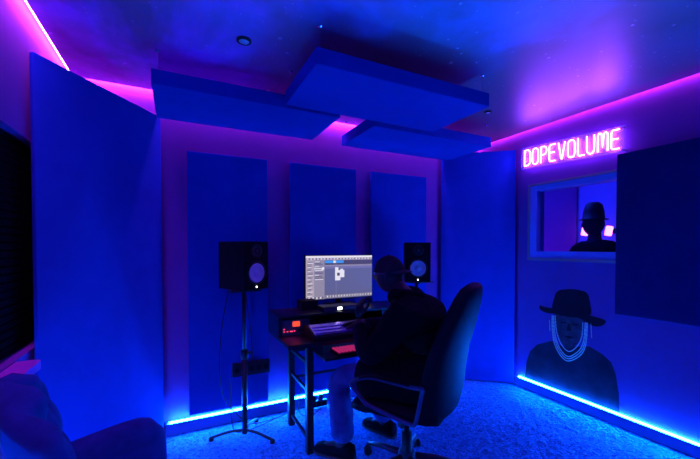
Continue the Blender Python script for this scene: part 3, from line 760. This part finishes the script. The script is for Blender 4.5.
for k in range(5):
    a = R(8 + 72 * k); ca, sa = math.cos(a), math.sin(a)
    bm = NB(); tube(bm, [(.04 * ca, .04 * sa, .108), (.18 * ca, .18 * sa, .098), (.29 * ca, .29 * sa, .076)], [.022, .018, .014], 8, flat=.9); lg = obj('base_leg', bm, M['base_metal'], oc, True)
    cx, cy = .29 * ca, .29 * sa
    bm = NB()
    for sd in (-1, 1):
        mt = Matrix.Translation((cx, cy, .026)) @ Matrix.Rotation(a + R(40), 4, 'Z') @ Matrix.Translation((0, sd * .014, 0)) @ Matrix.Rotation(R(90), 4, 'X')
        lathe(bm, [(0, -.009), (.024, -.009), (.026, -.005), (.026, .005), (.024, .009), (0, .009)], 18, mt)
    tube(bm, [(cx, cy, .03), (cx, cy, .072)], .008, 8)
    obj('caster', bm, M['black'], lg, True)

# ------------------------------------------------------------------ people
def rotated(bm, mt): bm.transform(mt); return bm
def head_bm(c, rz=0.0, tilt=0.0, s=1.0):
    """a head with brow, nose, mouth, chin, ears; faces +y"""
    t = bmesh.new(); bmesh.ops.create_uvsphere(t, u_segments=36, v_segments=28, radius=1.0)
    for v in t.verts:
        x, y, z = v.co
        jaw = max(0, -z)
        X_ = x * .076 * (1 - .30 * jaw ** 1.5); Y_ = y * .096 * (1 - .10 * jaw) ; Z_ = z * .118
        if y > 0:
            Y_ += .010 * jaw * y                                             # chin forward
            fx_ = math.exp(-(x / .16) ** 2)
            nz = math.exp(-((z + .12) / .16) ** 2); Y_ += .024 * fx_ * nz * (1 if y > .5 else 0)      # nose
            Y_ += .007 * math.exp(-(z - .22) ** 2 / .01) * math.exp(-(x / .6) ** 2)                   # brow
            for sx in (-1, 1): Y_ -= .010 * math.exp(-((x - sx * .38) / .17) ** 2 - ((z - .06) / .10) ** 2)   # sockets
            Y_ += .006 * math.exp(-((z + .47) / .07) ** 2) * math.exp(-(x / .3) ** 2)                 # lips
            Y_ -= .004 * math.exp(-((z + .40) / .03) ** 2) * math.exp(-(x / .28) ** 2)
        v.co = Vector((X_, Y_, Z_))
    for f in t.faces: f.smooth = True
    for sx in (-1, 1):                                                        # eyeballs and ears
        e = bmesh.new(); bmesh.ops.create_uvsphere(e, u_segments=12, v_segments=8, radius=.0125)
        for f in e.faces: f.smooth = True
        merge(t, e, Matrix.Translation((sx * .029, .079, .008)), 0)
        e = bmesh.new(); bmesh.ops.create_uvsphere(e, u_segments=16, v_segments=10, radius=1)
        for v in e.verts:
            d = 1 - .5 * math.exp(-(v.co.y ** 2 + v.co.z ** 2) / .2)
            v.co = Vector((v.co.x * .009 * d, v.co.y * .017 * (1 if v.co.z > 0 else .75), v.co.z * .031))
        for f in e.faces: f.smooth = True
        merge(t, e, Matrix.Translation((sx * .078, -.006, -.004)) @ Matrix.Rotation(sx * R(18), 4, 'Z'), 0)
    t.transform(Matrix.Translation(c) @ Matrix.Rotation(rz, 4, 'Z') @ Matrix.Rotation(tilt, 4, 'X') @ Matrix.Scale(s, 4))
    return t

def hand_bm(wrist, d, up, side, curl=0.5, s=1.0):
    """palm and five bent fingers; d = pointing direction, up = back of the hand, side = towards the thumb"""
    d = Vector(d).normalized(); up = Vector(up); up = (up - d * up.dot(d)).normalized(); sd = d.cross(up).normalized() * side
    W = Vector(wrist); j = {}; r = {}; ch = []
    j['w'] = W; r['w'] = .024 * s
    j['p'] = W + d * .045 * s; r['p'] = (.034 * s, .017 * s)
    ch.append(['w', 'p'])
    out = skin([['w', 'p', 'q']], {**r, 'q': (.036 * s, .014 * s)}, {**j, 'q': W + d * .088 * s}, 1)
    lens = (.042, .046, .043, .034)
    for k in range(4):
        off = (.030 - .020 * k) * s; base = W + d * .078 * s + sd * off
        ln = lens[k] * s; a = curl * .7; pts = [base]; ang = curl * .35; p = base
        for m_ in (1.0, .66, .5):
            dirv = d * math.cos(ang) - up * math.sin(ang) + sd * (.10 - .07 * k)
            p = p + dirv.normalized() * ln * m_; pts.append(p); ang += a
        jj = {str(i): q for i, q in enumerate(pts)}
        merge(out, skin([list(jj)], {'0': .0095 * s, '1': .009 * s, '2': .008 * s, '3': .0065 * s}, jj, 1), None, 0)
    b0 = W + d * .022 * s + sd * .022 * s
    pts = [b0, b0 + (d * .5 + sd * .8 - up * .2).normalized() * .038 * s, b0 + (d * .5 + sd * .8 - up * .2).normalized() * .038 * s + (d * .85 + sd * .35 - up * .4).normalized() * .032 * s]
    pts.append(pts[-1] + (d * .95 - up * .3).normalized() * .024 * s)
    jj = {str(i): q for i, q in enumerate(pts)}
    merge(out, skin([list(jj)], {'0': .013 * s, '1': .0115 * s, '2': .0095 * s, '3': .0075 * s}, jj, 1), None, 0)
    for f in out.faces: f.smooth = True
    return out

def person(name, label, loc, rz, J, headc, head_rz, head_tilt, hands, hat, mats, hs=1.0):
    """J: joints; returns the Empty"""
    root = thing(name, label, 'person', loc, rz)
    V = {k: Vector(v) for k, v in J.items()}
    hc = Vector(headc)
    V['head'] = hc + Vector((0, -.02, -.03))
    RR = dict(pelvis=(.12, .10), belly=(.11, .08), chest=(.12, .08), upper=(.08, .055), neck=.052, head=.055)
    for s_ in 'lr':
        RR.update({s_ + '_sh': .050, s_ + '_el': .042, s_ + '_wr': .028, s_ + '_hip': .088, s_ + '_kn': .06, s_ + '_an': .042, s_ + '_toe': .035})
    chains = [['pelvis', 'belly', 'chest', 'upper', 'neck', 'head']]
    for s_ in 'lr': chains += [['upper', s_ + '_sh', s_ + '_el', s_ + '_wr'], ['pelvis', s_ + '_hip', s_ + '_kn', s_ + '_an', s_ + '_toe']]
    order = ['pelvis', 'belly', 'chest', 'upper', 'neck', 'head'] + [s_ + k for s_ in 'lr' for k in ('_sh', '_el', '_wr', '_hip', '_kn', '_an', '_toe')]
    body = skin(chains, RR, {k: V[k] for k in order}, 2)
    merge(body, head_bm(hc, head_rz, head_tilt, hs), None, 0)
    for h in hands: merge(body, hand_bm(*h), None, 0)
    obj('body', body, mats['skin'], root, True)
    # hoodie
    HR = dict(pelvis=(.185, .150), belly=(.180, .150), chest=(.190, .150), upper=(.140, .110), neck=.078)
    for s_ in 'lr': HR[s_ + '_el'] = .080; HR[s_ + '_wr'] = .048; HR[s_ + '_sh'] = .098; HR[s_ + '_lap'] = .138
    hj = {k: V[k].copy() for k in ('pelvis', 'belly', 'chest', 'upper', 'neck')}
    hj['neck'] = V['neck'].lerp(V['upper'], .25)
    for s_ in 'lr':
        for k in ('_sh', '_el', '_wr'): hj[s_ + k] = V[s_ + k].copy()
        hj[s_ + '_wr'] = V[s_ + '_wr'].lerp(V[s_ + '_el'], .08)
        hj[s_ + '_hem'] = V[s_ + '_hip'] + Vector((V[s_ + '_hip'].x * .25, -.05, .01)); HR[s_ + '_hem'] = .165
        hj[s_ + '_lap'] = V[s_ + '_hip'].lerp(V[s_ + '_kn'], .70) + Vector((0, 0, .015))
    hd = skin([['pelvis', 'belly', 'chest', 'upper', 'neck']] + [['upper', s_ + '_sh', s_ + '_el', s_ + '_wr'] for s_ in 'lr'] + [['pelvis', s_ + '_hem', s_ + '_lap'] for s_ in 'lr'], {k: HR[k] for k in hj}, hj, 2)
    for v in hd.verts:
        n_ = noise.noise(v.co * 9) * .010 + noise.noise(v.co * 24) * .004; v.co += v.normal * n_
    ho = obj('hoodie', hd, mats['top'], root, True)
    if mats.get('hood'):
        t = NB(); n0 = V['neck']
        tube(t, smooth_path([n0 + Vector(p) for p in ((.075, .02, .0), (.07, -.05, .005), (.0, -.105, -.012), (-.07, -.05, .005), (-.075, .02, .0), (0, .055, -.03))], 5, True), .034, 10, closed=True)
        obj('hood', t, mats['top'], ho, True)
    # trousers
    tr = {'pelvis': V['pelvis'] + Vector((0, 0, -.0))}
    TR = {'pelvis': (.125, .105)}
    for s_ in 'lr':
        tr[s_ + '_hip'] = V[s_ + '_hip']; tr[s_ + '_kn'] = V[s_ + '_kn']; tr[s_ + '_md'] = V[s_ + '_kn'].lerp(V[s_ + '_an'], .5); tr[s_ + '_an'] = V[s_ + '_an'] + Vector((0, 0, .015))
        TR.update({s_ + '_hip': .086, s_ + '_kn': .084, s_ + '_md': .080, s_ + '_an': .078})
    tb = skin([['pelvis', s_ + '_hip', s_ + '_kn', s_ + '_md', s_ + '_an'] for s_ in 'lr'], TR, tr, 2)
    for v in tb.verts:
        n_ = noise.noise(Vector((v.co.x * 8, v.co.y * 8, v.co.z * 22))) * .009; v.co += v.normal * n_
    obj('jeans', tb, mats['legs'], root, True)
    for s_ in 'lr':
        a = V[s_ + '_an']; b = V[s_ + '_toe']; dd = (b - a); dd.z = 0; dd.normalize(); sd = Vector((-dd.y, dd.x, 0))
        base_z = a.z - .085
        t = NB(); rings = []
        for q, w2, h2 in ((-.075, .026, .020), (-.065, .036, .043), (-.02, .040, .050), (.04, .042, .043), (.10, .046, .032), (.16, .046, .027), (.195, .036, .021), (.208, .018, .012)):
            c = Vector((a.x, a.y, base_z + .014 + h2)) + dd * q
            rings.append(sellipse(c, sd, (0, 0, 1), w2, h2, 24, 2.6))
        loft(t, rings); sh_ = obj('shoe', t, mats['shoe'], root, True)
        t = NB(); rings = []
        for q, w2 in ((-.080, .022), (-.066, .036), (0, .041), (.10, .048), (.17, .046), (.205, .030), (.214, .016)):
            rings.append(sellipse(Vector((a.x, a.y, base_z + .010)) + dd * q, sd, (0, 0, 1), w2, .010, 20, 4))
        loft(t, rings); obj('sole', t, mats['sole'], sh_, True)
    HM = Matrix.Translation(hc) @ Matrix.Rotation(head_rz, 4, 'Z') @ Matrix.Rotation(head_tilt, 4, 'X') @ Matrix.Scale(hs, 4)
    hat(root, HM)
    return root

def backwards_cap(root, HM):
    t = NB(); d = bmesh.new(); bmesh.ops.create_uvsphere(d, u_segments=32, v_segments=20, radius=1)
    bmesh.ops.bisect_plane(d, geom=d.verts[:] + d.edges[:] + d.faces[:], plane_co=(0, 0, .12), plane_no=(0, 0, -1), clear_outer=True)
    for v in d.verts: v.co = Vector((v.co.x * .086, v.co.y * .106, .006 + v.co.z * .122))
    for f in d.faces: f.smooth = True
    merge(t, d, HM, 0); cp = obj('cap', t, M['cap'], root, True)
    t = NB(); rings = []
    for i in range(9):
        x = -.072 + .144 * i / 8; e = math.sqrt(max(0, 1 - (x / .078) ** 2))
        y_in = -.098 * math.sqrt(max(0, 1 - (x / .086) ** 2)) + .008; y_out = y_in - .062 * e - .004; z = .026 - 1.6 * x * x
        rings.append([HM @ Vector(p) for p in ((x, y_in, z), (x, y_in, z + .005), (x, (y_in + y_out) / 2, z + .002), (x, y_out, z - .010), (x, y_out, z - .014), (x, (y_in + y_out) / 2, z - .003))])
    loft(t, rings); obj('cap_brim', t, M['cap_brim'], cp, True)
    t = NB(); lathe(t, [(0, .134), (.006, .132), (.008, .127), (0, .127)], 10, HM); obj('cap_button', t, M['cap'], cp, True)
    t = NB(); d = bmesh.new(); bmesh.ops.create_uvsphere(d, u_segments=28, v_segments=18, radius=1)
    bmesh.ops.bisect_plane(d, geom=d.verts[:] + d.edges[:] + d.faces[:], plane_co=(0, .05, 0), plane_no=(0, 1, 0.15), clear_outer=True)
    for v in d.verts: v.co = Vector((v.co.x * .0795, v.co.y * .0995, v.co.z * .095 + .018))
    merge(t, d, HM, 0); obj('hair', t, M['hair'], root, True)
    # glasses
    t = NB()
    for s_ in (-1, 1):
        tube(t, [(HM @ Vector((s_ * .031 + .023 * math.cos(2 * PI * i / 16), .097, .008 + .018 * math.sin(2 * PI * i / 16)))) for i in range(16)], .0018, 6, closed=True)
        tube(t, [HM @ Vector(p) for p in ((s_ * .055, .095, .012), (s_ * .078, .06, .012), (s_ * .082, -.005, .008))], .0018, 6)
    tube(t, [HM @ Vector(p) for p in ((-.009, .101, .012), (.009, .101, .012))], .0018, 6)
    obj('glasses', t, M['chrome'], root, True)

J1 = dict(pelvis=(0, -.09, .615), belly=(0, -.135, .76), chest=(0, -.12, .90), upper=(0, -.055, 1.0), neck=(0, .03, 1.075),
          l_sh=(-.19, -.05, .975), l_el=(-.275, .13, .735), l_wr=(-.175, .235, .935), r_sh=(.19, -.05, .975), r_el=(.27, .18, .78), r_wr=(.16, .40, .835),
          l_hip=(-.095, -.03, .600), l_kn=(-.085, .43, .535), l_an=(-.085, .39, .095), l_toe=(-.10, .54, .045),
          r_hip=(.095, -.03, .600), r_kn=(.20, .40, .535), r_an=(.31, .27, .095), r_toe=(.34, .41, .045))
person('person', 'person in black hoodie and backwards cap seated at the desk', CH, CRZ, J1, (0, .115, 1.185), 0.0, R(-4),
       [((-.175, .235, .935), (.25, .0, 1), (-.6, .5, 0), 1, 1.3), ((.16, .40, .835), (-.25, 1, -.12), (0, 0, 1), -1, .7)],
       backwards_cap, dict(skin=M['skin'], top=M['hoodie'], legs=M['jeans'], shoe=M['shoe'], sole=M['sole'], hood=True), .93)

def brim_hat(root, HM):
    t = NB(); lathe(t, [(.118, .040), (.12, .046), (.092, .050), (.085, .12), (.070, .185), (.04, .21), (0, .215)], 28, HM); lathe(t, [(.118, .040), (.085, .042), (.0, .05)], 28, HM)
    obj('hat', t, M['hair'], root, True)
J2 = dict(pelvis=(0, 0, .88), belly=(0, 0, 1.02), chest=(0, 0, 1.19), upper=(0, -.01, 1.33), neck=(0, 0, 1.44),
          l_sh=(-.23, 0, 1.345), l_el=(-.30, .03, 1.05), l_wr=(-.27, .14, .82), r_sh=(.23, 0, 1.345), r_el=(.28, .03, 1.05), r_wr=(.27, .14, .82),
          l_hip=(-.10, 0, .84), l_kn=(-.11, .02, .48), l_an=(-.12, 0, .09), l_toe=(-.13, .14, .04), r_hip=(.10, 0, .84), r_kn=(.11, .02, .48), r_an=(.12, 0, .09), r_toe=(.13, .14, .04))
person('person', 'dark silhouetted person in a hat seen through the window', (3.60, 1.965, .0), R(62), J2, (0, .01, 1.575), 0, 0,
       [((-.27, .14, .82), (0, .3, -1), (-1, 0, 0), 1, .5), ((.27, .14, .82), (0, .3, -1), (1, 0, 0), -1, .5)],
       brim_hat, dict(skin=M['skin'], top=M['hoodie'], legs=M['jeans'], shoe=M['shoe'], sole=M['sole'], hood=False))
# pink lamps in the room behind
for y, z, hh, lab in ((2.532, 1.545, .14, 'pink glowing lamp left of the silhouetted head behind the window'), (2.27, 1.54, .15, 'pink glowing lamp right of the silhouetted head behind the window')):
    t = thing('wall_lamp', lab, 'lamp', (4.47, y, z), 0, 'pink lamps behind the window')
    bm = NB(); box(bm, (-.03, 0, 0), (.05, .062, hh * .75), .018, rot=Matrix.Rotation(R(10), 3, 'X')); obj('lamp_shade', bm, M['booth_lamp'], t)
    bm = NB(); box(bm, (.04, 0, 0), (.12, .05, .06), .005); obj('lamp_base', bm, M['black_metal'], t)
bp_ = slab('acoustic_panel', (4.40, 2.90, 1.3), (.5, .05, 2.3), R(-50), M['wall'], 'pale violet panel in the corner of the room behind the window', 'panel behind the window')

# ------------------------------------------------------------------ tufted armchair
ac = thing('tufted_armchair', 'dark tufted armchair with rounded arms in the near left corner', 'armchair', (-.145, 1.46, 0), R(19))
# local frame: faces +x
BW = .36     # half width between arm centres
bm = NB(); nu, nv = 44, 40
def back_pt(u, v, side):
    # u across (-1..1 along y), v up (0..1)
    y = u * .255
    top = .945 - .11 * abs(u) ** 2.4
    z = .34 + v * (top - .34)
    x = -.175 - .145 * v + .09 * abs(u) ** 3
    if side > 0:
        bul = .045 * (1 - abs(u) ** 4) * math.sin(PI * min(1, v * .92 + .08)) ** .4
        # diamond tufting
        a = u * 2.0 + v * 2.6; b = u * 2.0 - v * 2.6
        q = (abs(math.sin(PI * a / 1.3)) * abs(math.sin(PI * b / 1.3))) ** .45
        x += bul * .35 + .060 * q * (1 - abs(u) ** 6)
    else: x -= .055
    return Vector((x, y, z))
gf = [[bm.verts.new(back_pt(-1 + 2 * i / nu, j / nv, 1)) for j in range(nv + 1)] for i in range(nu + 1)]
gb = [[bm.verts.new(back_pt(-1 + 2 * i / nu, j / nv, -1)) for j in range(nv + 1)] for i in range(nu + 1)]
for i in range(nu):
    for j in range(nv):
        bm.faces.new((gf[i][j], gf[i + 1][j], gf[i + 1][j + 1], gf[i][j + 1])); bm.faces.new((gb[i][j], gb[i][j + 1], gb[i + 1][j + 1], gb[i + 1][j]))
def mid(a, b, off):
    return bm.verts.new((a.co + b.co) / 2 + off)
loopi = [(i, nv) for i in range(nu + 1)] + [(nu, j) for j in range(nv - 1, -1, -1)]
loopi = [(0, j) for j in range(0, nv)] + loopi + [(i, 0) for i in range(nu - 1, 0, -1)]
ml = []
for (i, j) in loopi:
    off = Vector((0, (-.022 if i == 0 else .022 if i == nu else 0), (.022 if j == nv else 0)))
    ml.append(mid(gf[i][j], gb[i][j], off))
k_ = len(loopi)
for a_ in range(k_):
    i, j = loopi[a_]; i2, j2 = loopi[(a_ + 1) % k_]; m1, m2 = ml[a_], ml[(a_ + 1) % k_]
    for g, fl in ((gf, 0), (gb, 1)):
        try: bm.faces.new((g[i][j], g[i2][j2], m2, m1) if fl else (g[i2][j2], g[i][j], m1, m2))
        except ValueError: pass
br = obj('backrest', bm, M['velvet'], ac, True)
for (u_, v_) in ((0, .5), (-.65, .5), (.65, .5), (-.325, .25), (.325, .25), (-.325, .75), (.325, .75)):
    p = back_pt(u_, v_, 1); t = NB(); lathe(t, [(0, .008), (.009, .006), (.012, 0), (0, -.004)], 12, Matrix.Translation(p + Vector((.002, 0, 0))) @ Matrix.Rotation(R(90), 4, 'Y')); obj('tuft_button', t, M['velvet'], br, True)
bm = NB(); rings = []
for i in range(11):
    x = -.20 + .36 * i / 10; tt = abs(i / 5 - 1); rings.append(sellipse((x, 0, .37), (0, 1, 0), (0, 0, 1), .205 * (1 - .06 * tt ** 4), .075 * (1 - .4 * tt ** 6), 28, 4))
loft(bm, rings); obj('seat_cushion', bm, M['velvet'], ac, True)
bm = NB(); box(bm, (-.02, 0, .225), (.40, .58, .17), .03, seg=3); obj('seat_base', bm, M['velvet'], ac, True)
for s in (-1, 1):
    bm = NB(); rings = []
    for x, zt, w2 in ((-.285, .555, .045), (-.26, .58, .062), (-.18, .585, .066), (-.08, .595, .068), (.02, .602, .070), (.09, .602, .070), (.135, .585, .068), (.165, .55, .062), (.18, .53, .045)):
        z0_ = .13; c = (x, s * .285, (zt + z0_) / 2)
        rings.append(sellipse(c, (0, 1, 0), (0, 0, 1), w2, (zt - z0_) / 2, 32, 3.2))
    loft(bm, rings); obj('armrest', bm, M['velvet'], ac, True)
for sx in (-.2, .13):
    for sy in (-.24, .24):
        bm = NB(); tube(bm, [(sx, sy, .145), (sx * 1.1, sy * 1.05, .0)], [.022, .013], 10); obj('leg', bm, M['wood'], ac, True)

# wall shelf lit pink
bm = NB()
pts = []
X0, X1, Y0, Y1 = XL + .002, -.540, .90, 1.97
rr = .03
poly = [(X0, Y0), (X1, Y0)] + [(X1 - rr + rr * math.cos(R(a)), Y1 - rr + rr * math.sin(R(a))) for a in range(0, 91, 15)] + [(X0, Y1)]
ws = thing('wall_shelf', 'narrow pink-lit shelf with rounded end behind the tufted armchair', 'shelf', (XL, 1.25, .815))
t = NB(); prism(t, [(a - XL, b - 1.25) for a, b in poly], Matrix.Translation((0, 0, .01)), .035); obj('shelf_board', t, M['shelf_pink_lit'], ws)
for y in (-.35, .40):
    t = NB(); box(t, (.035, y, -.025), (.066, .02, .07), .003); obj('bracket', t, M['black_metal'], ws)
